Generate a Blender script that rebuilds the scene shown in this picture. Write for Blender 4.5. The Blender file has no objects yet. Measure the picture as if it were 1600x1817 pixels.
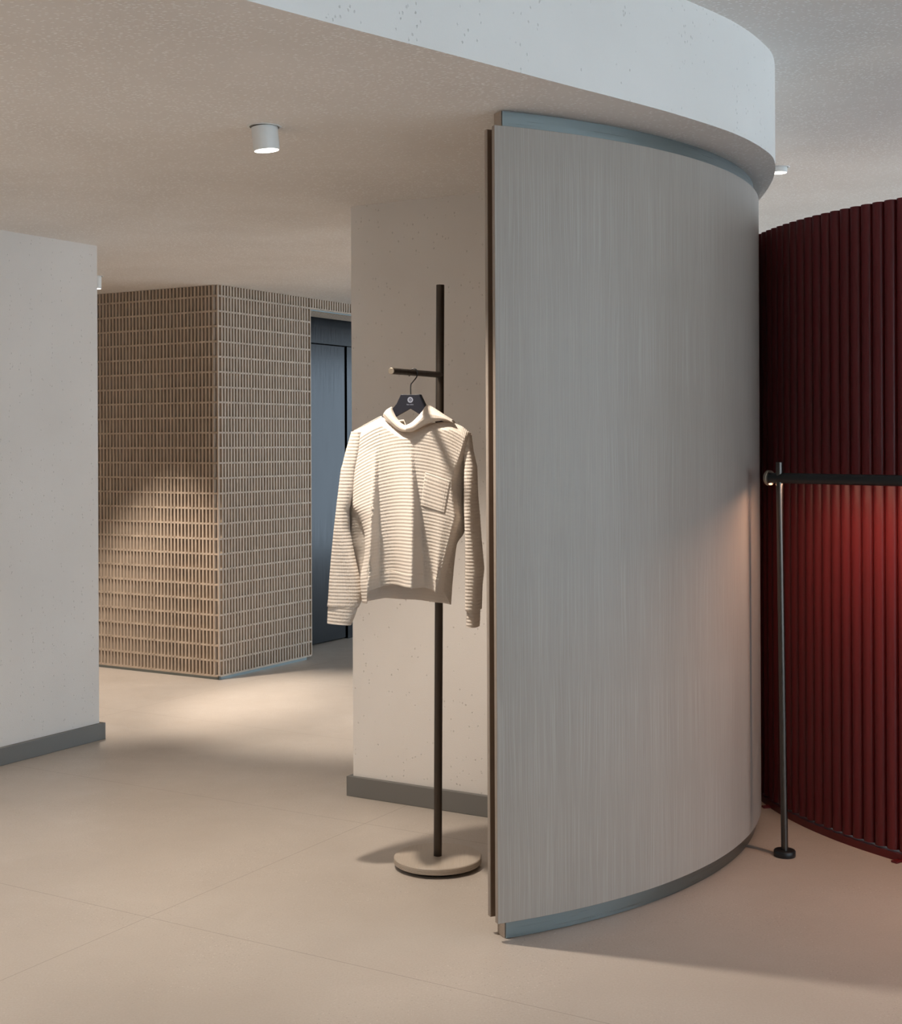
import bpy, bmesh, math, random
from mathutils import Vector, Matrix

random.seed(7)
scene = bpy.context.scene
COL = scene.collection
PI = math.pi

# ------------------------------------------------------------------ constants
H_CAM = 1.45
Z_LOW = 2.418          # lower ceiling
Z_UP = 2.77            # upper ceiling
TH = 0.5332            # building grid angle
A = Vector((math.sin(TH), math.cos(TH), 0))      # along the left wall / lift front
B = Vector((-math.cos(TH), math.sin(TH), 0))     # across


def srgb(r, g, b):
    f = lambda c: c / 12.92 if c <= 0.04045 else ((c + 0.055) / 1.055) ** 2.4
    return (f(r / 255), f(g / 255), f(b / 255), 1)


# ------------------------------------------------------------------ node helpers
def new_mat(name, color=(.5, .5, .5, 1), rough=.6, metal=0.0, spec=.5, coat=0.0, coat_rough=.2):
    m = bpy.data.materials.new(name)
    m.use_nodes = True
    b = m.node_tree.nodes['Principled BSDF']
    b.inputs['Base Color'].default_value = color
    b.inputs['Roughness'].default_value = rough
    b.inputs['Metallic'].default_value = metal
    b.inputs['Specular IOR Level'].default_value = spec
    b.inputs['Coat Weight'].default_value = coat
    b.inputs['Coat Roughness'].default_value = coat_rough
    return m, m.node_tree, b


class NT:
    def __init__(s, nt): s.nt = nt
    def n(s, typ, **kw):
        nd = s.nt.nodes.new(typ)
        for k, v in kw.items():
            if hasattr(nd, k): setattr(nd, k, v)
            else: nd.inputs[k.replace('_', ' ')].default_value = v
        return nd
    def l(s, a, b): s.nt.links.new(a, b)
    def math(s, op, a, b=None, clamp=False):
        nd = s.nt.nodes.new('ShaderNodeMath'); nd.operation = op; nd.use_clamp = clamp
        for i, v in enumerate((a, b)):
            if v is None: continue
            if isinstance(v, (int, float)): nd.inputs[i].default_value = v
            else: s.l(v, nd.inputs[i])
        return nd.outputs[0]
    def maprange(s, v, a, b, c=0., d=1., smooth=False):
        nd = s.nt.nodes.new('ShaderNodeMapRange')
        if smooth: nd.interpolation_type = 'SMOOTHSTEP'
        s.l(v, nd.inputs[0])
        for i, x in enumerate((a, b, c, d)): nd.inputs[i + 1].default_value = x
        return nd.outputs[0]
    def mix(s, fac, c1, c2, blend='MIX'):
        nd = s.nt.nodes.new('ShaderNodeMix'); nd.data_type = 'RGBA'; nd.blend_type = blend
        if isinstance(fac, (int, float)): nd.inputs[0].default_value = fac
        else: s.l(fac, nd.inputs[0])
        for i, c in ((6, c1), (7, c2)):
            if isinstance(c, tuple): nd.inputs[i].default_value = c
            else: s.l(c, nd.inputs[i])
        return nd.outputs[2]
    def bump(s, h, strength, dist, bsdf, normal=None):
        nd = s.nt.nodes.new('ShaderNodeBump')
        nd.inputs['Strength'].default_value = strength
        nd.inputs['Distance'].default_value = dist
        s.l(h, nd.inputs['Height'])
        if normal is not None: s.l(normal, nd.inputs['Normal'])
        if bsdf is not None: s.l(nd.outputs[0], bsdf.inputs['Normal'])
        return nd.outputs[0]
    def coords(s, kind='Object', scale=(1, 1, 1), rot=(0, 0, 0)):
        t = s.nt.nodes.new('ShaderNodeTexCoord'); m = s.nt.nodes.new('ShaderNodeMapping')
        m.inputs['Scale'].default_value = scale; m.inputs['Rotation'].default_value = rot
        s.l(t.outputs[kind], m.inputs[0])
        return m.outputs[0]
    def noise(s, vec, scale, detail=4, rough=.5, out=0):
        nd = s.nt.nodes.new('ShaderNodeTexNoise')
        nd.inputs['Scale'].default_value = scale; nd.inputs['Detail'].default_value = detail
        nd.inputs['Roughness'].default_value = rough
        s.l(vec, nd.inputs['Vector'])
        return nd.outputs[out]
    def voronoi(s, vec, scale, feature='F1'):
        nd = s.nt.nodes.new('ShaderNodeTexVoronoi'); nd.feature = feature
        nd.inputs['Scale'].default_value = scale
        s.l(vec, nd.inputs['Vector'])
        return nd


# ------------------------------------------------------------------ materials
PLASTER = (.79, .755, .72, 1)


def mat_plaster(name, fleck, pits):
    m, nt, b = new_mat(name, PLASTER, .75, spec=.25)
    t = NT(nt)
    co = t.coords('Object')
    v = t.voronoi(t.coords('Object', (1, 1.7, 1), (0, 0, .5)), 78 if fleck else 62)
    wob = t.noise(co, 300, 2)
    sep = t.n('ShaderNodeSeparateColor'); t.l(v.outputs['Color'], sep.inputs[0])
    patch = t.noise(co, 3.0, 3)
    thr = t.maprange(patch, .35, .65, .78, .45) if fleck else t.maprange(patch, .4, .65, .94, .74)
    on = t.math('GREATER_THAN', sep.outputs[0], thr)
    dist = t.math('ADD', v.outputs['Distance'], t.math('MULTIPLY', t.math('SUBTRACT', wob, .5), .5))
    dot = t.maprange(dist, .48 if fleck else .3, .22 if fleck else .1, 0, 1, True)
    dots = t.math('MULTIPLY', on, dot)
    fine = t.noise(co, 240, 3)
    broad = t.noise(co, 2.2, 4)
    if fleck:
        h = t.math('ADD', t.math('MULTIPLY', dots, fleck), t.math('MULTIPLY', fine, .12))
        t.bump(h, .8, .0011, b)
        base = t.mix(t.maprange(broad, .3, .7), (PLASTER[0] * .95, PLASTER[1] * .94, PLASTER[2] * .93, 1), (PLASTER[0] * 1.03, PLASTER[1] * 1.03, PLASTER[2] * 1.03, 1))
        t.l(t.mix(t.math('MULTIPLY', dots, .9), base, (.99, .98, .97, 1)), b.inputs['Base Color'])  # raised flecks also whitened, painting in the grazing daylight they catch
    else:
        h = t.math('SUBTRACT', t.math('MULTIPLY', fine, .14), t.math('MULTIPLY', dots, pits))
        t.bump(h, .9, .0036, b)
        base = t.mix(t.maprange(broad, .3, .7), (PLASTER[0] * .97, PLASTER[1] * .965, PLASTER[2] * .96, 1), (PLASTER[0] * 1.03, PLASTER[1] * 1.03, PLASTER[2] * 1.03, 1))
        t.l(t.mix(t.math('MULTIPLY', dots, .3), base, (.42, .38, .34, 1)), b.inputs['Base Color'])
    return m


M_CEIL = mat_plaster('flecked_plaster', 1.0, 0)
M_WALL = mat_plaster('pitted_plaster', 0, .45)


def mat_floor():
    m, nt, b = new_mat('concrete_tile', (.5, .44, .38, 1), .42, spec=.42)
    t = NT(nt)
    co = t.coords('Object')
    big = t.noise(co, 1.3, 5, .55)
    mid = t.noise(co, 7, 5, .6)
    fine = t.noise(co, 160, 3, .6)
    agg = t.voronoi(co, 130)
    base = t.mix(t.maprange(big, .3, .7), (.455, .402, .352, 1), (.54, .485, .432, 1))
    base = t.mix(t.math('MULTIPLY', t.maprange(mid, .35, .7), .35), base, (.5, .45, .4, 1))
    base = t.mix(t.math('MULTIPLY', t.maprange(fine, .35, .7), .45), base, (.40, .335, .28, 1))
    sep = t.n('ShaderNodeSeparateColor'); t.l(agg.outputs['Color'], sep.inputs[0])
    dark = t.math('MULTIPLY', t.math('GREATER_THAN', sep.outputs[0], .88), t.maprange(agg.outputs['Distance'], .35, .2))
    lite = t.math('MULTIPLY', t.math('LESS_THAN', sep.outputs[0], .1), t.maprange(agg.outputs['Distance'], .35, .2))
    zone = t.maprange(t.noise(co, 2.1, 3), .4, .62)
    base = t.mix(t.math('MULTIPLY', t.math('MULTIPLY', dark, zone), .5), base, (.24, .2, .165, 1))
    base = t.mix(t.math('MULTIPLY', t.math('MULTIPLY', lite, zone), .5), base, (.72, .66, .6, 1))
    # tile joints along the building grid
    geo = t.n('ShaderNodeNewGeometry')
    def along(vec):
        d = nt.nodes.new('ShaderNodeVectorMath'); d.operation = 'DOT_PRODUCT'
        t.l(geo.outputs['Position'], d.inputs[0]); d.inputs[1].default_value = vec
        return d.outputs['Value']
    def joint(val, origin, pitch):
        x = t.math('DIVIDE', t.math('SUBTRACT', val, origin), pitch)
        fr = t.math('ABSOLUTE', t.math('SUBTRACT', t.math('FRACT', t.math('ADD', x, .5)), .5))
        return t.math('LESS_THAN', fr, .0011 / pitch)
    j = t.math('MULTIPLY', t.math('MAXIMUM', joint(along(A), 3.1255, 1.1797), joint(along(B), 2.9292, 2.36)), t.math('MULTIPLY', t.math('GREATER_THAN', along(B), 1.3), t.math('MAXIMUM', t.math('LESS_THAN', along(A), 3.7), t.math('GREATER_THAN', along(B), 2.2))))
    base = t.mix(t.math('MULTIPLY', j, .72), base, (.2, .16, .13, 1))
    t.l(base, b.inputs['Base Color'])
    t.l(t.maprange(mid, .3, .7, .36, .5), b.inputs['Roughness'])
    h = t.math('SUBTRACT', t.math('MULTIPLY', fine, .3), t.math('MULTIPLY', j, 1.))
    t.bump(h, .25, .001, b)
    return m


M_FLOOR = mat_floor()


def mat_wood(name, c0, c1, line, uv=True, rough=.42, lines=.5):
    m, nt, b = new_mat(name, c0, rough, spec=.4)
    t = NT(nt)
    kind = 'UV' if uv else 'Object'
    warp = t.noise(t.coords(kind, (5, .9, 1)), 1.0, 3)
    tc = t.nt.nodes.new('ShaderNodeTexCoord')
    sp = t.n('ShaderNodeSeparateXYZ'); t.l(tc.outputs[kind], sp.inputs[0])
    wx = t.math('ADD', sp.outputs[0], t.math('MULTIPLY', warp, .05))
    cb = t.n('ShaderNodeCombineXYZ'); t.l(wx, cb.inputs[0]); t.l(sp.outputs[1], cb.inputs[1]); t.l(sp.outputs[2], cb.inputs[2])
    def mp(sx, sy):
        q = t.nt.nodes.new('ShaderNodeMapping'); q.inputs['Scale'].default_value = (sx, sy, sx)
        t.l(cb.outputs[0], q.inputs[0]); return q.outputs[0]
    bands = t.noise(mp(9, .2), 1.0, 3, .5)
    grain = t.noise(mp(300, 2.6), 1.0, 0, .5)
    pores = t.noise(mp(420, 9), 1.0, 1, .5)
    base = t.mix(t.maprange(bands, .3, .7), c0, c1)
    ln = t.maprange(grain, .5, .68, 0, 1, True)
    base = t.mix(t.math('MULTIPLY', ln, lines), base, line)
    base = t.mix(t.math('MULTIPLY', t.maprange(pores, .55, .75), .22), base, (c0[0] * .62, c0[1] * .6, c0[2] * .58, 1))
    t.l(base, b.inputs['Base Color'])
    t.l(t.maprange(grain, .3, .7, rough - .06, rough + .1), b.inputs['Roughness'])
    t.bump(t.math('ADD', grain, t.math('MULTIPLY', pores, .5)), .22, .0008, b)
    return m


M_WOOD = mat_wood('limed_oak', (.325, .275, .235, 1), (.355, .304, .262, 1), (.43, .385, .343, 1), lines=.45)
M_WOODEDGE = mat_wood('limed_oak_edge', (.36, .29, .235, 1), (.4, .33, .27, 1), (.46, .39, .33, 1), uv=False)
M_DISC = mat_wood('disc_oak', (.42, .355, .29, 1), (.48, .41, .34, 1), (.56, .49, .42, 1), uv=False, lines=.3)
M_CORE = new_mat('panel_core', (.17, .115, .08, 1), .7)[0]


def mat_metal(name, col, rough, scale=(1, 1, 180), bump=.05):
    m, nt, b = new_mat(name, col, rough, metal=1.0)
    t = NT(nt)
    g = t.noise(t.coords('Object', scale), 3, 3)
    t.l(t.maprange(g, .3, .7, rough - .06, rough + .08), b.inputs['Roughness'])
    t.bump(g, bump, .0005, b)
    return m


M_STEEL = mat_metal('brushed_steel', (.23, .26, .26, 1), .33)
M_LIFT = mat_metal('lift_steel', (.036, .036, .038, 1), .16, (60, 60, 1), .0)
M_DARK = mat_metal('dark_bronze', (.085, .07, .058, 1), .44, (40, 40, 2))
M_BLACK = new_mat('black_metal', (.012, .0125, .014, 1), .4, metal=.0, spec=.4)[0]
M_POST = mat_metal('post_metal', (.10, .09, .082, 1), .33, (40, 40, 2), .02)
M_CAP = mat_metal('brushed_cap', (.36, .31, .25, 1), .45)
M_BASEB = new_mat('skirting_grey', (.17, .165, .155, 1), .45, spec=.4)[0]
M_WHITE = new_mat('lamp_white', (.78, .78, .76, 1), .4)[0]
M_GAPSHADE = new_mat('gap_shade_black', (.012, .011, .01, 1), .8)[0]


def mat_lattice(name, c):
    m, nt, b = new_mat(name, c, .55, spec=.35)
    t = NT(nt)
    g = t.noise(t.coords('Object', (1, 1, .2)), 45, 3)
    t.l(t.mix(t.maprange(g, .3, .7), (c[0] * .9, c[1] * .9, c[2] * .9, 1), (c[0] * 1.08, c[1] * 1.08, c[2] * 1.08, 1)), b.inputs['Base Color'])
    return m


M_LAT = mat_lattice('lattice_taupe', (.54, .44, .35, 1))
M_LATBACK = mat_lattice('lattice_backing', (.05, .034, .025, 1))


def mat_red():
    m, nt, b = new_mat('oxblood_lacquer', (.12, .011, .013, 1), .36, spec=.4)
    t = NT(nt)
    g = t.noise(t.coords('Object', (1, 1, .1)), 12, 3)
    t.l(t.mix(t.maprange(g, .3, .7), (.11, .0102, .012, 1), (.13, .012, .0142, 1)), b.inputs['Base Color'])
    return m


M_RED = mat_red()
M_HANG = new_mat('navy_hanger', (.009, .010, .017, 1), .5, spec=.3)[0]
M_LOGO = new_mat('hanger_print', (.2, .22, .28, 1), .5)[0]


def emit(name, col, s):
    m = bpy.data.materials.new(name); m.use_nodes = True
    nt = m.node_tree; nt.nodes.clear()
    e = nt.nodes.new('ShaderNodeEmission'); o = nt.nodes.new('ShaderNodeOutputMaterial')
    e.inputs[0].default_value = col; e.inputs[1].default_value = s
    nt.links.new(e.outputs[0], o.inputs[0]); return m


WARM = (1, .875, .75, 1)
M_LENS = emit('lamp_lens', (1, .93, .84, 1), 7)
M_LED = emit('led_strip', (1, .60, .40, 1), 155)


def mat_knit(name, plain=False):
    c = (.80, .735, .66, 1)
    m, nt, b = new_mat(name, c, .9, spec=.12)
    b.inputs['Sheen Weight'].default_value = .15
    t = NT(nt)
    tc = nt.nodes.new('ShaderNodeTexCoord')
    sp = t.n('ShaderNodeSeparateXYZ'); t.l(tc.outputs['UV'], sp.inputs[0])
    cols = t.math('SINE', t.math('MULTIPLY', sp.outputs[0], 2 * PI / .0052))
    rows = t.math('SINE', t.math('MULTIPLY', sp.outputs[1], 2 * PI / .0112))
    fuzz = t.noise(t.coords('Object'), 900, 2)
    h = t.math('ADD', t.math('MULTIPLY', cols, .34), t.math('MULTIPLY', rows, .5))
    h = t.math('ADD', h, t.math('MULTIPLY', fuzz, .18))
    t.bump(h, .5, .0014, b)
    out = nt.nodes['Material Output']
    tr = t.n('ShaderNodeBsdfTranslucent'); tr.inputs[0].default_value = (.86, .70, .56, 1)
    mx = t.n('ShaderNodeMixShader'); mx.inputs[0].default_value = .22
    t.l(b.outputs[0], mx.inputs[1]); t.l(tr.outputs[0], mx.inputs[2]); t.l(mx.outputs[0], out.inputs[0])
    g = t.noise(t.coords('Object'), 9, 3)
    t.l(t.mix(t.maprange(g, .3, .7), (c[0] * .97, c[1] * .965, c[2] * .96, 1), (c[0] * 1.02, c[1] * 1.02, c[2] * 1.02, 1)), b.inputs['Base Color'])
    return m


M_KNIT = mat_knit('waffle_knit')

# ------------------------------------------------------------------ mesh helpers


def link_mesh(name, verts, faces, mat, parent=None, smooth=False, uvs=None, autosmooth=None):
    me = bpy.data.meshes.new(name)
    me.from_pydata([tuple(v) for v in verts], [], faces)
    me.materials.append(mat)
    if uvs is not None:
        ul = me.uv_layers.new(name='UVMap')
        for lp in me.loops: ul.data[lp.index].uv = uvs[lp.vertex_index]
    if smooth:
        for p in me.polygons: p.use_smooth = True
    me.update()
    o = bpy.data.objects.new(name, me)
    COL.objects.link(o)
    if parent is not None:
        o.parent = parent
        o.matrix_parent_inverse = Matrix.Translation(parent.location).inverted()
    return o


def fix_normals(o):
    bm = bmesh.new(); bm.from_mesh(o.data)
    bmesh.ops.recalc_face_normals(bm, faces=bm.faces)
    bm.to_mesh(o.data); bm.free()
    return o


def bevel(o, w, seg=2, angle=40):
    md = o.modifiers.new('bevel', 'BEVEL'); md.width = w; md.segments = seg
    md.limit_method = 'ANGLE'; md.angle_limit = math.radians(angle)
    return o


class MB:
    """collects shapes into one mesh"""
    def __init__(s): s.v = []; s.f = []
    def add(s, vs, fs):
        k = len(s.v); s.v += [tuple(v) for v in vs]; s.f += [tuple(i + k for i in f) for f in fs]
    def obox(s, o, ux, uy, uz):
        """box from corner o spanned by three vectors"""
        o, ux, uy, uz = map(Vector, (o, ux, uy, uz))
        vs = [o, o + ux, o + ux + uy, o + uy]; vs += [p + uz for p in vs]
        fs = [(0, 3, 2, 1), (4, 5, 6, 7), (0, 1, 5, 4), (1, 2, 6, 5), (2, 3, 7, 6), (3, 0, 4, 7)]
        if ux.cross(uy).dot(uz) < 0: fs = [tuple(reversed(f)) for f in fs]
        s.add(vs, fs)
    def prism(s, pts, z0, z1):
        n = len(pts)
        area = sum(pts[i][0] * pts[(i + 1) % n][1] - pts[(i + 1) % n][0] * pts[i][1] for i in range(n))
        if area < 0: pts = pts[::-1]
        vs = [(p[0], p[1], z0) for p in pts] + [(p[0], p[1], z1) for p in pts]
        fs = [tuple(range(n))[::-1], tuple(range(n, 2 * n))]
        fs += [(i, (i + 1) % n, n + (i + 1) % n, n + i) for i in range(n)]
        s.add(vs, fs)
    def tube(s, pts, r, seg=16, caps=True):
        pts = [Vector(p) for p in pts]
        rs = r if isinstance(r, (list, tuple)) else [r] * len(pts)
        d0 = (pts[1] - pts[0]).normalized()
        ref = Vector((0, 0, 1)) if abs(d0.z) < .9 else Vector((1, 0, 0))
        u = d0.cross(ref).normalized()
        vs = []
        for i, p in enumerate(pts):
            d = (pts[min(i + 1, len(pts) - 1)] - pts[max(i - 1, 0)]).normalized()
            u = (u - d * u.dot(d)).normalized(); w = d.cross(u)
            for k in range(seg):
                a = 2 * PI * k / seg
                vs.append(p + (u * math.cos(a) + w * math.sin(a)) * rs[i])
        fs = []
        for i in range(len(pts) - 1):
            for k in range(seg):
                a, b = i * seg + k, i * seg + (k + 1) % seg
                fs.append((a, b, b + seg, a + seg))
        if caps:
            fs.append(tuple(range(seg))[::-1]); fs.append(tuple(range((len(pts) - 1) * seg, len(pts) * seg)))
        s.add(vs, fs)
    def lathe(s, c, prof, seg=48, axis=Vector((0, 0, 1))):
        """prof: (radius, height along axis) from c, closed at both ends when radius is 0"""
        c = Vector(c); axis = Vector(axis).normalized()
        ref = Vector((1, 0, 0)) if abs(axis.x) < .9 else Vector((0, 1, 0))
        u = axis.cross(ref).normalized(); w = axis.cross(u)
        vs, idx = [], []
        for r, h in prof:
            if r < 1e-6:
                idx.append([len(vs)]); vs.append(c + axis * h)
            else:
                idx.append(list(range(len(vs), len(vs) + seg)))
                for k in range(seg):
                    a = 2 * PI * k / seg
                    vs.append(c + axis * h + (u * math.cos(a) + w * math.sin(a)) * r)
        fs = []
        for a, b in zip(idx, idx[1:]):
            for k in range(seg):
                k2 = (k + 1) % seg
                if len(a) == 1 and len(b) == 1: continue
                if len(a) == 1: fs.append((a[0], b[k2], b[k]))
                elif len(b) == 1: fs.append((a[k], a[k2], b[0]))
                else: fs.append((a[k], a[k2], b[k2], b[k]))
        s.add(vs, fs)
    def build(s, name, mat, parent=None, smooth=False, recalc=True):
        o = link_mesh(name, s.v, s.f, mat, parent, smooth)
        if recalc: fix_normals(o)
        return o


def smooth_angle(o, deg=35):
    me = o.data
    for p in me.polygons: p.use_smooth = True
    bm = bmesh.new(); bm.from_mesh(me)
    for e in bm.edges:
        if len(e.link_faces) == 2 and e.calc_face_angle(0) > math.radians(deg): e.smooth = False
    bm.to_mesh(me); bm.free()
    return o


def tag(o, label=None, cat=None, group=None, kind=None):
    if label: o['label'] = label
    if cat: o['category'] = cat
    if group: o['group'] = group
    if kind: o['kind'] = kind
    return o


def thing(name, loc, label, cat, group=None):
    o = bpy.data.objects.new(name, None); COL.objects.link(o)
    o.location = loc; o.empty_display_size = .1
    return tag(o, label, cat, group)


def struct(o, label, cat):
    return tag(o, label, cat, None, 'structure')


# ------------------------------------------------------------------ the setting
XL, XR, YF, YB = -7.0, 7.0, -5.0, 15.0

m = MB(); m.obox((XL, YF, -.2), (XR - XL, 0, 0), (0, YB - YF, 0), (0, 0, .2))
struct(m.build('floor', M_FLOOR), 'beige concrete look floor of large tiles with thin joints', 'floor')


def catmull(pts, n=8):
    out = []
    P = [Vector(p) for p in pts]
    P = [P[0] * 2 - P[1]] + P + [P[-1] * 2 - P[-2]]
    for i in range(1, len(P) - 2):
        for k in range(n):
            t = k / n
            a, b, c, d = P[i - 1], P[i], P[i + 1], P[i + 2]
            out.append(.5 * ((2 * b) + (c - a) * t + (2 * a - 5 * b + 4 * c - d) * t * t + (3 * b - a - 3 * c + d) * t ** 3))
    out.append(P[-2])
    return out


edge = [(-6.9, -3.4), (-4.0, -.5), (-2.0, 1.45), (-.4455, 2.9886), (.0043, 3.4158), (.3102, 3.7065), (.4823, 3.867), (.6695, 4.050),
        (.8897, 4.300), (1.0352, 4.528), (1.1258, 4.740), (1.2003, 5.0886), (1.2491, 5.57), (1.262, 6.1), (1.25, 7.0)]
edge = [(p.x, p.y) for p in catmull(edge, 8)] + [(1.2, YB), (XL, YB), (XL, -3.4)]
m = MB(); m.prism(edge, Z_LOW, Z_UP + .02)
o = m.build('ceiling', M_CEIL); smooth_angle(o, 30)
o.data.materials.append(M_WALL)
for p in o.data.polygons:
    if abs(p.normal.z) < .5: p.material_index = 1
struct(o, 'lower speckled plaster ceiling ending in a curved white upstand', 'ceiling')
m = MB(); m.obox((XL, YF, Z_UP), (XR - XL, 0, 0), (0, YB - YF, 0), (0, 0, .2))
struct(m.build('ceiling', M_CEIL), 'higher plaster ceiling above the dark red fluted screen', 'ceiling')

# shell walls with glazed openings that let the daylight in (storefront behind, window at the far right)
m = MB()
m.obox((XL - .2, YF, 0), (.2, 0, 0), (0, YB - YF, 0), (0, 0, Z_UP))
struct(m.build('wall_west', M_WALL), 'far plaster wall past the left partition', 'wall')
m = MB()
m.obox((XL, YB, 0), (XR - XL, 0, 0), (0, .2, 0), (0, 0, Z_UP))
struct(m.build('wall_back', M_WALL), 'plaster wall at the back of the shop', 'wall')
m = MB()
m.obox((XR, 3.5, 0), (.2, 0, 0), (0, 3.0, 0), (0, 0, Z_UP))
m.obox((XR, YF, 0), (.2, 0, 0), (0, .6, 0), (0, 0, Z_UP))
m.obox((XR, YF, 2.68), (.2, 0, 0), (0, 8.5, 0), (0, 0, Z_UP - 2.68))
m.obox((XR, 6.5, 2.6), (.2, 0, 0), (0, 8.5, 0), (0, 0, Z_UP - 2.6))
struct(m.build('wall_right', M_WALL), 'plaster wall past the red screen', 'wall')
m = MB()
for y in (-4.4, -2.45, -.48, 1.49, 3.44): m.obox((XR + .02, y, 0), (.06, 0, 0), (0, .06, 0), (0, 0, 2.68))
for x in (2.5, 4.72, 6.94): m.obox((x, YF - .08, 0), (.06, 0, 0), (0, .06, 0), (0, 0, 2.68))
struct(m.build('window_1', M_BLACK), 'shopfront glazing frame of slim dark mullions', 'window')
m = MB()
m.obox((XL, YF - .2, 0), (9.5, 0, 0), (0, .2, 0), (0, 0, Z_UP)); m.obox((2.5, YF - .2, 2.68), (4.5, 0, 0), (0, .2, 0), (0, 0, Z_UP - 2.68))
struct(m.build('wall_front', M_WALL), 'plaster wall beside the shopfront', 'wall')
m = MB()
for y in (6.5, 9.3, 12.1, 14.94): m.obox((XR + .02, y, 0), (.06, 0, 0), (0, .06, 0), (0, 0, 2.6))
struct(m.build('window_2', M_BLACK), 'side window frame of slim dark mullions', 'window')

# left partition: its long face runs along A up to the corner
CL_ = Vector((-1.7305, 6.7007, 0))
m = MB(); m.obox(CL_, -A * 5.6, B * .45, (0, 0, Z_LOW))
struct(m.build('wall_left', M_WALL), 'pale plaster wall entering on the left above a grey skirting', 'wall')
m = MB()
m.obox(CL_ + A * .012, -A * 5.612, -B * .022, (0, 0, .08))
m.obox(CL_ + A * .022 - B * .022, -A * .022, B * .494, (0, 0, .08))
o = m.build('baseboard_left', M_BASEB); bevel(o, .002)
struct(o, 'grey skirting along the foot of the pale wall on the left', 'skirting')

# pier behind the coat stand: front face runs along -B
CC = Vector((-.407, 5.6147, 0))
m = MB(); m.obox(CC, -B * 1.15, A * .9, (0, 0, Z_LOW))
struct(m.build('wall_middle', M_WALL), 'beige pitted plaster pier behind the coat stand', 'wall')
m = MB()
m.obox(CC - A * .022 + B * .02, -B * 1.17, A * .022, (0, 0, .081))
m.obox(CC + B * .02, -B * .02, A * .9, (0, 0, .081))
o = m.build('baseboard_middle', M_BASEB); bevel(o, .002)
struct(o, 'taupe grey skirting at the foot of the pier behind the stand', 'skirting')

# ------------------------------------------------------------------ lift core clad in a lattice
G = Vector((-1.4215, 8.35, 0))
Z0L = .023
ZT = Z_LOW - .001
root = thing('lattice_cladding', G, 'taupe lattice of narrow slats and thin rails wrapping the lift core', 'wall cladding')
LEN_L, LEN_R, OPEN, FULL = 2.55, .953, 1.75, 3.4
row = .0931
zrows = [2.350 - row * k for k in range(26)]


def lattice(o, dirv, inward, length, z0, z1, pitch, name, skip_first=True):
    m = MB()
    n = int(round(length / pitch))
    p = length / n
    dep = .021
    for i in range(1, n):
        c = o + dirv * (p * i - .0063)
        m.obox((c.x, c.y, z0), dirv * .0126, inward * dep, (0, 0, z1 - z0))
    for z in zrows:
        if z0 - .001 <= z <= z1: 
            m.obox((o.x, o.y, z - .0055), dirv * length, inward * (dep - .001), (0, 0, .011))
    return m.build(name, M_LAT, root)


lattice(G + B * .012, B, A, LEN_L, Z0L, ZT, .0285, 'slat_lattice')
lattice(G + A * .012, A, B, LEN_R - .02, Z0L, ZT, .0282, 'slat_lattice')
lattice(G + A * LEN_R, A, B, OPEN, 2.346, ZT, .0282, 'slat_lattice')
lattice(G + A * (LEN_R + OPEN), A, B, .7, Z0L, ZT, .0282, 'slat_lattice')
m = MB()
m.obox((G.x, G.y, Z0L), A * .012, B * .012, (0, 0, ZT - Z0L))
o = m.build('corner_post', M_LAT, root); bevel(o, .001)
m = MB(); e = G + A * (LEN_R - .008)
m.obox((e.x, e.y, Z0L), A * .008, B * .33, (0, 0, 2.346 - Z0L)); m.obox((e.x, e.y, 2.346), A * .010, B * .016, (0, 0, ZT - 2.346))
m.build('end_post', M_LAT, root)
# backing: core walls behind the lattice
m = MB()
q = G + A * .021 + B * .021
m.obox((q.x, q.y, Z0L), A * (LEN_R - .03), B * (LEN_L), (0, 0, ZT - Z0L))
q = G + A * LEN_R + B * .016
m.obox((q.x, q.y, 2.360), A * (OPEN + .8), B * .32, (0, 0, ZT - 2.360))
q = G + A * (LEN_R + OPEN) + B * .016
m.obox((q.x, q.y, Z0L), A * .7, B * .32, (0, 0, ZT - Z0L))
m.build('backing', M_LATBACK, root)
# soffit of the lift opening, a woven grid of the same slats
m = MB()
for k in range(12):
    q = G + A * LEN_R + B * (.02 + k * .026); m.obox((q.x, q.y, 2.344), A * OPEN, B * .011, (0, 0, .012))
for k in range(19):
    q = G + A * (LEN_R + .03 + k * .093) + B * .01; m.obox((q.x, q.y, 2.345), A * .009, B * .315, (0, 0, .012))
m.build('soffit_lattice', M_LAT, root)
m = MB(); q = G + A * LEN_R + B * .004
m.obox((q.x, q.y, 2.337), A * OPEN, B * .01, (0, 0, .006)); m.build('edge_profile', M_STEEL, root)
# plinth
m = MB()
q = G + A * .004 + B * .004
m.obox((q.x, q.y, 0), A * (LEN_R - .06), B * .02, (0, 0, Z0L)); m.obox((q.x, q.y, 0), A * .02, B * (LEN_L), (0, 0, Z0L))
m.build('plinth', M_STEEL, root)

# lift doors set back in the opening
D0 = G + B * .333
o = thing('door_1', D0 + A * 1.4, 'brushed steel lift door set back behind the lattice', 'lift door'); o['kind'] = 'structure'
m = MB(); q = D0 + A * .60; m.obox((q.x, q.y, .01), A * 1.222, B * .03, (0, 0, 2.145)); bevel(m.build('door_leaf', M_LIFT, o), .003)
m = MB(); q = D0 + A * .55 - B * .012; m.obox((q.x, q.y, 2.16), A * 2.0, B * .05, (0, 0, .195)); m.build('header', M_LIFT, o)
m = MB(); q = D0 + A * 1.842 - B * .006; m.obox((q.x, q.y, 0), A * .86, B * .04, (0, 0, 2.155)); m.build('jamb', M_LIFT, o)
m = MB(); q = D0 + A * .5 + B * .035; m.obox((q.x, q.y, 0), A * 2.3, B * .06, (0, 0, 2.4)); m.build('gap_shade_slab', M_GAPSHADE, o)  # near-black slab behind the leaf, its colour stands in for shade in the gap

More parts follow.
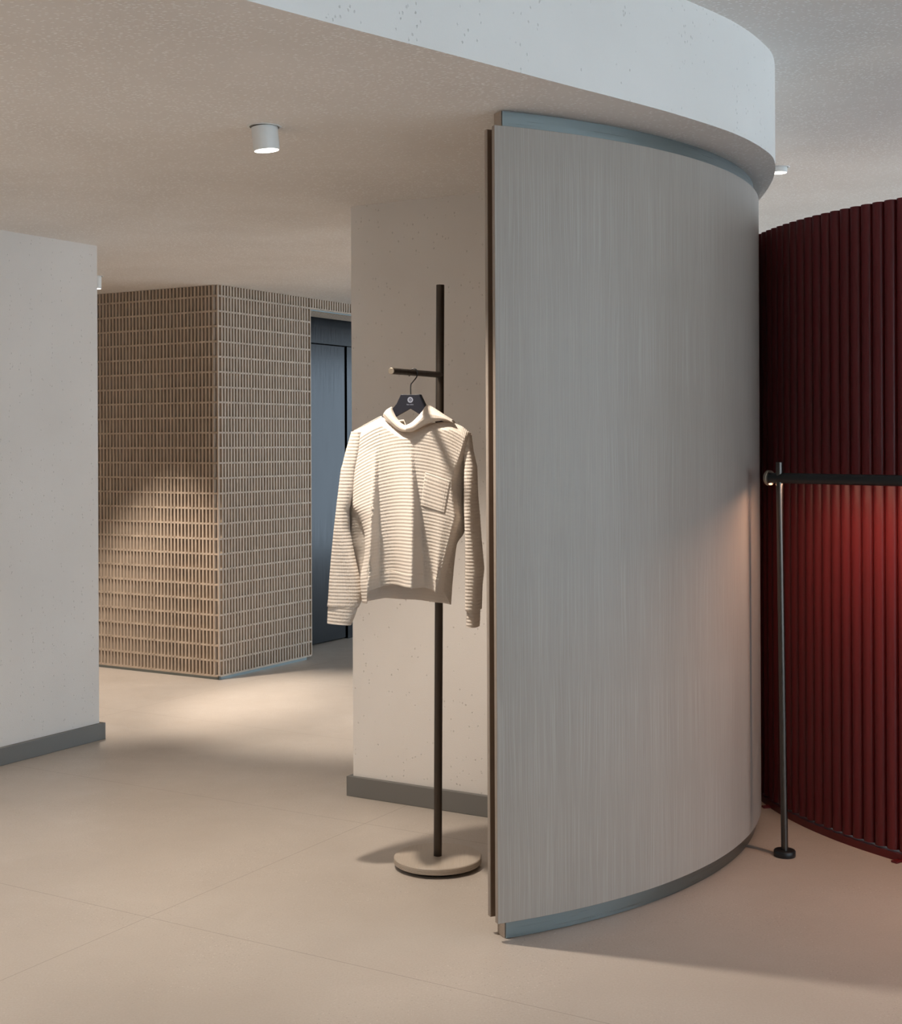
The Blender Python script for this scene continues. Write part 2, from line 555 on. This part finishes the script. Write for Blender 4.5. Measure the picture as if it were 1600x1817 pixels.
# ------------------------------------------------------------------ curved partition
PC = Vector((-.563, 5.5935, 0)); RC = 1.761


def arc_slab(name, mat, parent, c, r0, r1, a0, a1, z0, z1, n=96):
    """curved slab between radii r0<r1 with UVs in metres (arc length, height)"""
    vs, uv, fs = [], [], []
    for i in range(n + 1):
        a = math.radians(a0 + (a1 - a0) * i / n)
        ca, sa = math.cos(a), math.sin(a)
        L = math.radians(a1 - a0) * i / n * r1
        for r, z in ((r1, z0), (r1, z1), (r0, z1), (r0, z0)):
            vs.append((c.x + r * ca, c.y + r * sa, z)); uv.append((L + (0 if r == r1 else 3.3), z))
    for i in range(n):
        k = 4 * i
        for j in range(4):
            a, b = k + j, k + (j + 1) % 4
            fs.append((a, a + 4, b + 4, b))
    fs.append((0, 1, 2, 3)); fs.append((4 * n + 3, 4 * n + 2, 4 * n + 1, 4 * n))
    o = link_mesh(name, vs, fs, mat, parent, True, uv)
    fix_normals(o); smooth_angle(o, 30)
    return o


a_end = 24
cp = PC + Vector((RC * math.cos(math.radians(-66)), RC * math.sin(math.radians(-66)), 0))
root = thing('curved_partition', cp, 'tall curved partition of greyish limed wood with metal strips top and bottom', 'partition')
o = arc_slab('front_panel', M_WOOD, root, PC, RC + .002, RC + .020, -67.13, a_end, .054, 2.366); bevel(o, .0012)
o = arc_slab('rear_panel', M_WOOD, root, PC, RC - .071, RC - .053, -66.8, a_end, .050, 2.370); bevel(o, .0012)
o['label'] = 'second wood panel just visible behind the first'
o = arc_slab('inner_face', M_CORE, root, PC, RC - .0528, RC - .0515, -66.75, a_end, .052, 2.368); o['label'] = 'dark brown face in the gap'
arc_slab('core_frame', M_WOODEDGE, root, PC, RC - .051, RC - .004, -66.05, a_end, .001, Z_LOW - .002)
o = arc_slab('top_strip', M_STEEL, root, PC, RC - .004, RC + .001, -66.0, a_end, 2.345, Z_LOW - .004)
o['label'] = 'teal grey metal strip under the ceiling'
o = arc_slab('plinth', M_STEEL, root, PC, RC - .004, RC + .001, -66.0, a_end, .002, .066)
o['label'] = 'blue grey metal kick strip on the floor'

# ------------------------------------------------------------------ red fluted screen
RCen = Vector((2.854, 5.636, 0)); RR = 1.608
root = thing('fluted_screen', RCen + Vector((RR * math.cos(math.radians(-145)), RR * math.sin(math.radians(-145)), 0)),
             'curved dark red screen of tall rounded tubes with lit patch', 'screen')
m = MB()
pitch = math.degrees(.0518 / RR)
k = 0
ang = -205.0
RT = RR - .012
while ang < -70:
    a = math.radians(ang)
    c = RCen + Vector((RT * math.cos(a), RT * math.sin(a), 0))
    m.tube([(c.x, c.y, .034), (c.x, c.y, 2.280)], .0248, 20)
    ang += pitch
o = m.build('fluted_tubes', M_RED, root, True); smooth_angle(o, 50)
arc_slab('backing_sheet', M_RED, root, RCen, RT - .012, RT - .006, -206, -69, .03, 2.27)
arc_slab('base_rail', M_RED, root, RCen, RR - .05, RR + .012, -206, -69, .0, .026)
for ad in (-171.5, -144.6, -118):
    a = math.radians(ad); rd = Vector((math.cos(a), math.sin(a), 0)); tg = Vector((-rd.y, rd.x, 0))
    m = MB(); q = RCen + rd * (RR + .008) - tg * .012
    m.obox(q, rd * .034, tg * .024, (0, 0, .008))
    bevel(m.build('foot', M_RED, root), .002)

# ------------------------------------------------------------------ clothes rail with LED strip
RD = Vector((.635, -.772, 0)).normalized()
P0 = Vector((1.150, 4.767, 1.318))
root = thing('clothes_rail', (1.157, 4.767, 0), 'black clothes rail on a slim post, glowing underneath, beside the red screen', 'clothes rail')
m = MB()
side = Vector((RD.y, -RD.x, 0))
prof = [(.0182 * math.sin(math.radians(a)), -.0182 * math.cos(math.radians(a))) for a in range(20, 341, 10)]
prof += [(-.0062, -.0105), (.0062, -.0105)]
nP = len(prof)
TL = math.radians(-9)
turn = lambda a, b: (a * math.cos(TL) - b * math.sin(TL), a * math.sin(TL) + b * math.cos(TL))
prof = [turn(a, b) for a, b in prof]
vs = [P0 - RD * .045 + side * a + Vector((0, 0, b)) for a, b in prof] + [P0 + RD * 1.95 + side * a + Vector((0, 0, b)) for a, b in prof]
m.add(vs, [tuple(range(nP)), tuple(range(nP, 2 * nP))[::-1]] + [(i, (i + 1) % nP, nP + (i + 1) % nP, nP + i) for i in range(nP)])
smooth_angle(m.build('rail_tube', M_BLACK, root), 40)
m = MB(); m.lathe(P0 - RD * .058, [(0, 0), (.0245, 0), (.0272, .003), (.0272, .012), (.0255, .014), (0, .014)], 40, RD)
smooth_angle(m.build('end_cap', M_CAP, root), 40)
m = MB()
lv = [turn(a, b) for a, b in ((-.0055, -.0165), (.0055, -.0165), (.0055, -.0112), (-.0055, -.0112))]
q0 = P0 - RD * .043 + side * lv[0][0] + Vector((0, 0, lv[0][1]))
m.obox(q0, RD * 1.95, side * (lv[1][0] - lv[0][0]) + Vector((0, 0, lv[1][1] - lv[0][1])), side * (lv[3][0] - lv[0][0]) + Vector((0, 0, lv[3][1] - lv[0][1])))
o = m.build('light_strip', M_LED, root); o['label'] = 'glowing strip under the tube'
for kk in (0, 1.75):
    f0 = P0 + RD * kk; fx = f0.x + (.007 if kk == 0 else 0)
    m = MB(); m.tube([(fx, f0.y, .016), (f0.x - .006, f0.y, 1.374)], .0118, 24)
    p = m.build('post', M_POST, root); smooth_angle(p, 40); bevel(p, .001)
    m = MB(); m.lathe((fx, f0.y, 0), [(0, 0), (.036, 0), (.0375, .002), (.0375, .019), (.035, .022), (0, .022)], 40)
    smooth_angle(m.build('base_disc', M_BLACK, root), 40)

# ------------------------------------------------------------------ coat stand
FX, FY = -.0516, 4.6754
root = thing('coat_stand', (FX, FY, 0), 'slim dark metal coat stand on a round pale wood base', 'coat stand')
m = MB(); m.lathe((FX, FY, 0), [(0, 0), (.118, 0), (.118, .0125), (0, .0125)], 64)
smooth_angle(m.build('foot_plate', M_BLACK, root), 40)
m = MB(); m.lathe((FX, FY, .0122), [(0, 0), (.146, 0), (.150, .003), (.150, .0062), (.1488, .0067), (.150, .0072), (.150, .0108), (.1488, .0113), (.150, .0118), (.150, .020), (.1475, .0228), (0, .0228)], 96)
smooth_angle(m.build('base_disc', M_DISC, root), 30)
m = MB(); m.tube([(FX, FY, .034), (-.0342, FY, 1.987)], .0140, 32)
o = m.build('pole', M_DARK, root); smooth_angle(o, 40); bevel(o, .0012)
T0 = Vector((-.0367, 4.668, 1.679)); T1 = Vector((-.1885, 4.32, 1.6745))
AD = (T1 - T0).normalized()
m = MB(); m.tube([T0, T1 - AD * .004], .0102, 24)
smooth_angle(m.build('arm', M_DARK, root), 40)
m = MB(); m.lathe(T1 - AD * .004, [(0, 0), (.0102, 0), (.0102, .0035), (.0095, .0042), (0, .0042)], 28, AD)
o = smooth_angle(m.build('arm_cap', M_CAP, root), 40); o['label'] = 'pale brushed end of the arm'
m = MB(); q = T0 + AD * .245; m.tube([q + Vector((0, 0, -.009)), q + Vector((0, 0, -.0128))], .0022, 12); m.build('stud', M_DARK, root)

# ------------------------------------------------------------------ hanger
HO = Vector((-.131, 4.48, 0)); PHI = math.radians(15)
S_ = Vector((math.cos(PHI), -math.sin(PHI), 0)); N_ = Vector((-math.sin(PHI), -math.cos(PHI), 0))


def W(s, n, z): return HO + S_ * s + N_ * n + Vector((0, 0, z))


root = thing('clothes_hanger', W(0, 0, 1.60), 'dark navy flat hanger with pale round logo hooked over the arm', 'hanger')
HG = [(-0.0323, 1.606), (0.0352, 1.6051), (0.0542, 1.5662), (0.0885, 1.528), (0.1359, 1.500), (0.180, 1.4702), (0.176, 1.461), (0.1169, 1.4974), (0.031, 1.5406),
      (-0.0006, 1.5594), (-0.052, 1.5321), (-0.1144, 1.504), (-0.178, 1.468), (-0.184, 1.478), (-0.1339, 1.513), (-0.0674, 1.5535), (-0.0479, 1.5747)]
m = MB(); nH = len(HG)
vs = [W(s, .0065, z) for s, z in HG] + [W(s, -.0065, z) for s, z in HG]
m.add(vs, [tuple(range(nH)), tuple(range(nH, 2 * nH))[::-1]] + [(i, i + nH, (i + 1) % nH + nH, (i + 1) % nH) for i in range(nH)])
HB_ = o = m.build('hanger_body', M_HANG, root); bevel(o, .0015)
hk = [(0, 1.598), (0, 1.635)]
hk += [(.006, 1.6455), (.0165, 1.6575), (.0215, 1.666)]
for k in range(0, 11):
    a = math.radians(-28 + 20.8 * k); hk.append((.0103 + .0129 * math.cos(a), 1.6768 + .0129 * math.sin(a)))
m = MB(); m.tube([W(s, 0, z) for s, z in catmull(hk, 4)], .0021, 10)
smooth_angle(m.build('hook', M_BLACK, root), 50)
# logo: a ring with a small mark, and a line of tiny lettering below
m = MB()
lc = (0, 1.5878); seg = 40
vs, fs = [], []
for r, n in ((.0094, .0066), (.0094, .0070), (.0050, .0070), (.0050, .0066)):
    for k in range(seg):
        a = 2 * PI * k / seg; vs.append(W(lc[0] + r * math.cos(a), n, lc[1] + r * math.sin(a)))
for i in range(3):
    for k in range(seg): fs.append((i * seg + k, i * seg + (k + 1) % seg, (i + 1) * seg + (k + 1) % seg, (i + 1) * seg + k))
m.add(vs, fs)
for sg in (-1, 1):
    m.add([W(lc[0] + sg * .0004, .0069, lc[1] + .0036), W(lc[0] + sg * .0030, .0069, lc[1]), W(lc[0] + sg * .0004, .0069, lc[1] - .0036)], [(0, 1, 2)])
m.build('logo', M_LOGO, HB_)
fc = bpy.data.curves.new('lettering', 'FONT'); fc.body = 'haa tatta'; fc.size = .0068; fc.align_x = 'CENTER'; fc.extrude = .00015
fo = bpy.data.objects.new('lettering_tmp', fc); COL.objects.link(fo)
bpy.context.view_layer.update()
fm = bpy.data.meshes.new_from_object(fo.evaluated_get(bpy.context.evaluated_depsgraph_get()))
bpy.data.objects.remove(fo)
fm.materials.clear(); fm.materials.append(M_LOGO)
for v in fm.vertices: v.co = W(v.co.x * .98 - .0007, .0067 + v.co.z, 1.5706 + v.co.y)
lo = bpy.data.objects.new('lettering', fm); COL.objects.link(lo); lo.parent = HB_

# ------------------------------------------------------------------ hooded sweater
SW = thing('hooded_sweater', W(0, 0, 1.5), 'cream waffle knit hooded sweater with chest pocket on the dark hanger', 'sweater')


def itp(tab, x, xi=0, yi=1):
    """piecewise linear with soft knots; tab sorted by column xi ascending or descending"""
    t = tab if tab[0][xi] < tab[-1][xi] else tab[::-1]
    if x <= t[0][xi]: return t[0][yi]
    for p, q in zip(t, t[1:]):
        if x <= q[xi]:
            f = (x - p[xi]) / max(1e-9, q[xi] - p[xi])
            return p[yi] + (q[yi] - p[yi]) * f
    return t[-1][yi]


def smooth_itp(tab, x, w, xi=0, yi=1):
    return sum(itp(tab, x + w * k, xi, yi) for k in (-1, -.5, 0, .5, 1)) / 5


FL = [(-0.1989, 1.4849), (-0.1980, 1.4213), (-0.1996, 1.3279), (-0.2010, 1.2345), (-0.1746, 1.1974), (-0.1572, 1.151), (-0.1555, 1.0858), (-0.1636, 1.0427), (-0.1735, 1.0108), (-0.1717, 0.9735), (-0.1661, 0.9233)]
FR = [(0.2038, 1.4733), (0.1884, 1.4204), (0.1674, 1.3655), (0.1539, 1.3106), (0.1594, 1.2557), (0.1686, 1.2046), (0.157, 1.1642), (0.1339, 1.0722), (0.1145, 0.9985), (0.1085, 0.9213)]
BL = [(-0.2040, 1.4851), (-0.2056, 1.4211), (-0.2159, 1.3271), (-0.2243, 1.2329), (-0.2267, 1.1575), (-0.217, 1.1012), (-0.2053, 1.0637), (-0.1935, 1.0357), (-0.1837, 1.0078), (-0.1819, 0.9702), (-0.1762, 0.9196)]
BR = [(0.2000, 1.4734), (0.196, 1.4201), (0.1917, 1.3282), (0.1875, 1.2362), (0.1815, 1.1534), (0.1547, 1.1217), (0.1448, 1.0515), (0.1389, 0.996), (0.1328, 0.9184)]
TF = [(-0.2, 1.4847), (-0.1468, 1.5086), (-0.0961, 1.5340), (-0.069, 1.5172), (-0.0401, 1.4965), (-0.0113, 1.4834), (0.0175, 1.4869), (0.0463, 1.4978), (0.0939, 1.5139), (0.1413, 1.5155), (0.1789, 1.4988), (0.2088, 1.4731)]
TB = [(-0.2058, 1.485), (-0.1602, 1.5091), (-0.109, 1.5360), (-0.0816, 1.5365), (-0.0563, 1.5344), (-0.0388, 1.5130), (-0.0195, 1.4970), (0.0154, 1.4990), (0.0482, 1.5120), (0.1306, 1.5150), (0.1685, 1.4993), (0.2, 1.4734)]
HF = [(-0.1661, 0.924), (-0.1245, 0.9279), (-0.1175, 0.9705), (-0.0916, 0.9785), (-0.0645, 0.9856), (0.0182, 0.9874), (0.0372, 0.9851), (0.0658, 0.9766), (0.0942, 0.9682), (0.1169, 0.9596)]
HB = [(-0.1762, 0.9196), (-0.1072, 0.9308), (0.0001, 0.9261), (0.0964, 0.9212), (0.1328, 0.9184)]
# fold crests and troughs, as s at three heights
KN = [(1.4213, (-.1075, -.1040, -.0998, .0155, .0195, .0231)), (1.2371, (-.1161, -.1010, -.0775, .0261, .0420, .0641)), (.9863, (-.1193, -.1000, -.0671, .0345, .0560, .0857))]
KN_N0 = (.034, .0335, .035, .045, .044, .043)
KN_N1 = (.100, .022, .018, .120, .036, .036)


def sm(f): return f * f * (3 - 2 * f)


def front_n(s, z, L, R):
    if z >= KN[0][0]: ks = KN[0][1]
    elif z <= KN[2][0]: ks = KN[2][1]
    else:
        i = 0 if z > KN[1][0] else 1
        f = (KN[i][0] - z) / (KN[i][0] - KN[i + 1][0])
        ks = [a + (b - a) * f for a, b in zip(KN[i][1], KN[i + 1][1])]
    g = max(0, min(1, (1.43 - z) / .45)) ** 1.15
    knots = [(L, .004)] + [(k, a + (b - a) * g) for k, a, b in zip(ks, KN_N0, KN_N1)] + [((ks[-1] + R) * .5, .034 + .026 * g), (R - .014, .030 + .024 * g), (R, .002)]
    for (x0, n0), (x1, n1) in zip(knots, knots[1:]):
        if s <= x1:
            f = max(0., min(1., (s - x0) / max(1e-6, x1 - x0)))
            if x0 == L: f = f ** .55; return n0 + (n1 - n0) * f
            if x1 == R: return n1 + (n0 - n1) * math.sqrt(max(0., 1 - f * f))
            return n0 + (n1 - n0) * sm(f)
    return .004


ROWP = .0112


def rib(v): return .00022 * math.sin(2 * PI * v / ROWP)


def torso_pt(u, t, back=False):
    # find side limits at this height, iterating because the top and hem slope
    z = 1.5 - .55 * t
    for _ in range(3):
        L = smooth_itp(BL if back else FL, z, .012, 1, 0); R = smooth_itp(BR if back else FR, z, .012, 1, 0)
        s = L + (R - L) * u
        if back: s = L + (R - L) * u
        top = smooth_itp(TB if back else TF, s, .004); hem = itp(HB if back else HF, s)
        z = top + (hem - top) * t
    v = 1.53 - 1.9 * s * s * (1 - .7 * t) - z
    if back:
        n = -.006 - .05 * math.sin(PI * u) ** .7 * (.35 + .65 * min(1, t * 2.5)) + .006 * math.sin(u * 17 + 1) * t
        if t < .06: n *= .45 + .55 * t / .06
    else:
        n = front_n(s, z, L, R) + rib(v)
        if t < .05: n = n * (.35 + .65 * (t / .05) ** .6)
    return s, n, z, v


def torso_mesh():
    NU, NV, NB = 110, 260, 44
    vs, uv, fs = [], [], []
    W_ = NU + 1 + NB
    for j in range(NV + 1):
        t = j / NV
        acc, prev, raw = 0., None, []
        for i in range(NU + 1 + NB):
            s, n, z, v = torso_pt(.3 * i / NU + .7 * (.5 - .5 * math.cos(PI * i / NU)), t) if i <= NU else torso_pt(1 - (i - NU - .5) / NB, t, True)
            if prev: acc += math.hypot(s - prev[0], n - prev[1])
            prev = (s, n); raw.append((acc, v)); vs.append(W(s, n, z))
        mid_ = raw[int(NU * .55)][0]
        uv += [(a - mid_ + .3, v) for a, v in raw]
    for j in range(NV):
        for i in range(W_):
            a, b = j * W_ + i, j * W_ + (i + 1) % W_
            fs.append((a, a + W_, b + W_, b))
    o = link_mesh('torso', vs, fs, M_KNIT, SW, True, uv)
    sd = o.modifiers.new('thickness', 'SOLIDIFY'); sd.thickness = .0028; sd.offset = -1
    return o


torso_mesh()


def grid_obj(name, P, UV, mat, parent, closed=False, thick=.0028, offset=-1):
    R_, C_ = len(P), len(P[0])
    vs = [p for r in P for p in r]; uv = [p for r in UV for p in r]
    fs = []
    for j in range(R_ - 1):
        for i in range(C_ if closed else C_ - 1):
            a, b = j * C_ + i, j * C_ + (i + 1) % C_
            fs.append((a, a + C_, b + C_, b))
    o = link_mesh(name, vs, fs, mat, parent, True, uv)
    if thick:
        sd = o.modifiers.new('thickness', 'SOLIDIFY'); sd.thickness = thick; sd.offset = offset
    return o


# hem band lying over the foot of the front panel
P, UV = [], []
for j in range(26):
    t = .918 + .086 * j / 25
    r, q = [], []
    for i in range(81):
        u = .17 + .80 * i / 80
        s, n, z, v = torso_pt(u, min(t, 1))
        if j == 25: z -= .002
        r.append(W(s, n + .0035, z)); q.append((u * .4, v))
    P.append(r); UV.append(q)
grid_obj('hem_band', P, UV, M_KNIT, SW)

# chest pocket
PK = [(0.06, 1.3519), (0.1428, 1.323), (0.1254, 1.2195), (0.0443, 1.2425)]


def surf_front(s, z):
    L = smooth_itp(FL, z, .012, 1, 0); R = smooth_itp(FR, z, .012, 1, 0)
    return front_n(s, z, L, R)


P, UV = [], []
for j in range(41):
    b = j / 40; r, q = [], []
    for i in range(31):
        a = i / 30
        s = (PK[0][0] * (1 - a) + PK[1][0] * a) * (1 - b) + (PK[3][0] * (1 - a) + PK[2][0] * a) * b
        z = (PK[0][1] * (1 - a) + PK[1][1] * a) * (1 - b) + (PK[3][1] * (1 - a) + PK[2][1] * a) * b
        edge_ = min(a, 1 - a, b, 1 - b)
        st = -.0016 if .05 < min(a, 1 - a) < .085 or .045 < b < .07 else 0
        n = surf_front(s, z) + .0030 + st * .7 + rib(b * .105)
        if edge_ < 1e-6: n -= .0030
        r.append(W(s, n, z)); q.append((a * .085, b * .105))
    P.append(r); UV.append(q)
o = grid_obj('pocket', P, UV, M_KNIT, SW)

SLV_L = [(1.4848, -0.2010, -0.1654), (1.4494, -0.2120, -0.1695), (1.4214, -0.2209, -0.1736), (1.369, -0.2345, -0.1876), (1.3662, -0.237, -0.1896), (1.2904, -0.2472, -0.1998), (1.2436, -0.2534, -0.2118), (1.2248, -0.2555, -0.2180), (1.1593, -0.2647, -0.2162), (1.075, -0.2741, -0.1988), (0.9909, -0.2824, -0.1795), (0.9535, -0.2846, -0.1728), (0.9254, -0.2867, -0.1759), (0.9040, -0.2898, -0.1868)]
CUF_L = [(0.9060, -0.2868, -0.1898), (0.8782, -0.2889, -0.1997), (0.8461, -0.2901, -0.2137)]
SLV_R = [(1.4716, 0.1740, 0.2010), (1.4202, 0.1790, 0.206), (1.3762, 0.1831, 0.2143), (1.3725, 0.1831, 0.2162), (1.2735, 0.1827, 0.2158), (1.1451, 0.184, 0.2237), (1.0352, 0.1816, 0.2326), (0.9801, 0.1813, 0.2248), (0.9030, 0.181, 0.2207)]
CUF_R = [(0.9045, 0.1838, 0.2169), (0.8737, 0.1827, 0.2167), (0.8479, 0.1816, 0.2147)]


def sleeve(name, tab, rows, nc, nh, tilt=0., wob=0., slope=0., parent=None):
    """closed tube hanging down; nc(t), nh(t): centre and half depth along n"""
    z0, z1 = tab[0][0], tab[-1][0]
    P, UV = [], []
    C_ = 48
    for j in range(rows + 1):
        t = j / rows; z = z0 + (z1 - z0) * t
        a = smooth_itp(tab, z, .004, 0, 1); b = smooth_itp(tab, z, .004, 0, 2)
        c, h = (a + b) / 2, (b - a) / 2
        v = (z0 - z)
        r, q = [], []
        for i in range(C_):
            an = 2 * PI * i / C_
            ca, sa = math.cos(an), math.sin(an)
            sx = math.copysign(abs(ca) ** .8, ca); sy = math.copysign(abs(sa) ** .8, sa)
            k = 1 + (rib(v) / max(h, .01))
            wv = wob * math.sin(9 * t + 2 * an) * sa
            s = c + h * sx * k + tilt * sa * nh(t)
            n = nc(t) + nh(t) * sy * k + wv
            r.append(W(s, n, z - slope * (s - c))); q.append((i / C_ * .24, v))
        P.append(r); UV.append(q)
    return grid_obj(name, P, UV, M_KNIT, parent or SW, closed=True, thick=.0025)


sl = sleeve('sleeve', SLV_L, 260, lambda t: .004 - .004 * t, lambda t: .016 + .008 * min(1, t * 2), 0, .003)
sleeve('cuff', CUF_L, 44, lambda t: 0., lambda t: .0215, 0, 0, .06, sl)
sl = sleeve('sleeve', SLV_R, 260, lambda t: -.002 - .030 * t, lambda t: .016 + .036 * min(1, t * 2.2), 0, .003)
sleeve('cuff', CUF_R, 44, lambda t: -.032, lambda t: .040, 0, 0, .04, sl)

# hood edges folded over at the neckline
LCo = [(-0.086, 1.5354), (-0.0726, 1.5206), (-0.0534, 1.5057), (-0.0362, 1.4928), (-0.019, 1.4853), (-0.0026, 1.4842)]
LCm = [(-0.0761, 1.5506), (-0.0608, 1.5350), (-0.0427, 1.5165), (-0.0274, 1.5036), (-0.0121, 1.4944), (-0.0006, 1.4906)]
LCi = [(-0.064, 1.5639), (-0.0564, 1.5463), (-0.0449, 1.5278), (-0.0315, 1.513), (-0.0182, 1.5037), (-0.0048, 1.5)]
RLo = [(-0.0058, 1.4852), (0.0173, 1.4841), (0.0364, 1.4931), (0.0554, 1.5039), (0.0782, 1.5129), (0.1009, 1.5181), (0.1273, 1.5205), (0.1517, 1.5114)]
RMi = [(-0.0012, 1.4924), (0.0226, 1.5005), (0.0417, 1.5161), (0.0578, 1.5317), (0.0764, 1.5381), (0.100, 1.5341), (0.1254, 1.5270), (0.1500, 1.514)]
RUp = [(-0.0097, 1.5001), (0.0114, 1.511), (0.0307, 1.5292), (0.0479, 1.5492), (0.0614, 1.5664), (0.086, 1.5543), (0.1144, 1.5357), (0.1464, 1.5154)]


def collar(name, lo, mi, up, n_lo, n_mi, n_up, back_n, back_dz):
    lo, mi, up = (catmull(x, 6) for x in (lo, mi, up))
    P, UV = [], []
    M = len(lo)
    rows = 14
    for j in range(rows + 1):
        f = j / rows; r, q = [], []
        for i in range(M):
            e = i / (M - 1)
            a, b, c = lo[i], mi[i], up[i]
            # quadratic through three points, then roll over to the back
            p = a * ((1 - f) * (1 - 2 * f)) + b * (4 * f * (1 - f)) + c * (f * (2 * f - 1))
            n = n_lo(e) * (1 - f) * (1 - 2 * f) + n_mi(e) * 4 * f * (1 - f) + n_up(e) * f * (2 * f - 1)
            r.append(W(p.x, n, p.y)); q.append((e * .14, f * .05))
        P.append(r); UV.append(q)
    for j in range(1, 7):
        f = j / 6; r, q = [], []
        for i in range(M):
            e = i / (M - 1); c = up[i]
            r.append(W(c.x + (.0 if name else 0), n_up(e) - back_n(e) * f, c.y - back_dz(e) * f ** 2 + .004 * math.sin(PI * f)))
            q.append((e * .14, .05 + f * .04))
        P.append(r); UV.append(q)
    return grid_obj(name, P, UV, M_KNIT, SW, thick=.0035, offset=0)


collar('hood_edge', LCo, LCm, LCi, lambda e: .026 + .020 * e, lambda e: .036 + .022 * e, lambda e: .018 + .020 * e,
       lambda e: .018 + .012 * (1 - e), lambda e: .012 + .01 * (1 - e))
collar('hood_edge', RLo, RMi, RUp, lambda e: .050 - .022 * e, lambda e: .062 - .030 * e, lambda e: .034 - .018 * e,
       lambda e: .020 + .020 * e, lambda e: .012 + .004 * e)
# the hood itself hanging down behind the shoulders
P, UV = [], []
for j in range(25):
    f = j / 24; r, q = [], []
    for i in range(33):
        e = i / 32; a = PI * e
        s = .022 - .108 * math.cos(a) * (1 - .35 * f ** 2)
        z = 1.515 + .012 * math.sin(a) - .17 * f - .03 * math.sin(a) * f
        if .3 < e < .62 and f < .15: z = min(z, 1.498)
        n = -.045 - .07 * math.sin(a) ** .8 * math.sin(PI * min(1, .12 + f * .88)) ** .8
        r.append(W(s, n, z)); q.append((e * .3, f * .2))
    P.append(r); UV.append(q)
grid_obj('hood', P, UV, M_KNIT, SW, thick=.003, offset=0)

# ------------------------------------------------------------------ ceiling downlights


def downlight(x, y, z, label, power, size=78, blend=.55, tilt=(0, 0), drop=.072):
    root = thing('ceiling_downlight', (x, y, z), label, 'ceiling light')
    m = MB(); m.lathe((x, y, z), [(.046, .001), (.046, -.0015), (.0525, -.002), (.0535, .001)], 48)
    smooth_angle(m.build('trim_ring', M_WHITE, root), 40)
    m = MB(); m.lathe((x, y, z), [(0, .0005), (.0458, .0005), (.0458, -.0005), (0, -.0005)], 48)
    m.build('recess', M_BASEB, root)
    ax = Vector((tilt[0], tilt[1], -1)).normalized()
    m = MB()
    m.lathe((x, y, z - .001), [(0, 0), (.0405, 0), (.0405, drop - .003), (.0395, drop), (.0375, drop), (.0375, drop - .004), (0, drop - .004)], 48, ax)
    smooth_angle(m.build('housing', M_WHITE, root), 40)
    m = MB(); c = Vector((x, y, z - .001)) + ax * (drop - .0035)
    m.lathe(c, [(0, 0), (.0374, 0), (.0374, .003), (0, .003)], 48, ax)
    m.build('lens', M_LENS, root)
    ld = bpy.data.lights.new('downlight_beam', 'SPOT'); ld.energy = power; ld.color = WARM[:3]
    ld.spot_size = math.radians(size); ld.spot_blend = blend; ld.shadow_soft_size = .03
    lo = bpy.data.objects.new('beam', ld); COL.objects.link(lo)
    lo.location = c + ax * .012; lo.rotation_euler = ax.to_track_quat('-Z', 'Y').to_euler()
    return root


downlight(-.5675, 4.19, Z_LOW, 'white cylinder spotlight on the lower ceiling above the coat stand, seen whole', 150, 100, .6, (.09, .03))
downlight(-2.060, 7.9125, Z_LOW, 'white cylinder spotlight mostly hidden by the pale left wall', 230, 70, .5)
downlight(-1.75, 5.03, Z_LOW, 'white cylinder spotlight in front of the pale left wall', 45, 84, .6)
downlight(-.33, 7.45, Z_LOW, 'white cylinder spotlight behind the pier', 240, 64, .5)
downlight(1.59, 6.61, Z_UP, 'white spotlight peeking past the curved ceiling edge above the red screen', 450, 80, .6, drop=.026)

for i, (x, y, pw) in enumerate(((-2.9, 2.6, 320), (-4.3, 4.6, 220), (-4.6, 1.3, 320), (-4.2, 8.8, 150), (-5.6, 6.6, 160))):  # extra fixtures out of view, added to raise bounce light on the ceiling
    downlight(x, y, Z_LOW, ('added unseen spotlight for ceiling bounce, nearest the shopfront', 'added unseen spotlight for ceiling bounce, beside the pale left wall',
              'added unseen spotlight for ceiling bounce, by the far wall', 'added unseen spotlight for ceiling bounce, behind the left wall beside the lattice', 'added unseen spotlight for ceiling bounce, deep behind the left wall')[i], pw, 90, .6)

# ------------------------------------------------------------------ daylight
w = bpy.data.worlds.new('daylight'); scene.world = w; w.use_nodes = True
bg = w.node_tree.nodes['Background']
bg.inputs[0].default_value = (.68, .855, 1.0, 1); bg.inputs[1].default_value = 4.4

# ------------------------------------------------------------------ camera
cam = bpy.data.cameras.new('camera'); co = bpy.data.objects.new('camera', cam); COL.objects.link(co)
cam.sensor_fit = 'HORIZONTAL'; cam.sensor_width = 36; cam.lens = 2425.24 / 1600 * 36
cam.shift_y = -(908.5 - 783.9) / 1600
cam.clip_start = .05; cam.clip_end = 100
co.matrix_world = Matrix.Translation((0, 0, H_CAM)) @ Matrix.Rotation(PI / 2, 4, 'X') @ Matrix.Rotation(-.00446, 4, 'Z')
scene.camera = co
scene.cycles.max_bounces = 6; scene.cycles.diffuse_bounces = 4; scene.cycles.glossy_bounces = 3
scene.cycles.caustics_reflective = False; scene.cycles.caustics_refractive = False

vs_ = scene.view_settings
vs_.view_transform = 'Standard'; vs_.look = 'None'; vs_.gamma = 1; vs_.use_curve_mapping = False
vs_.exposure = 0.0
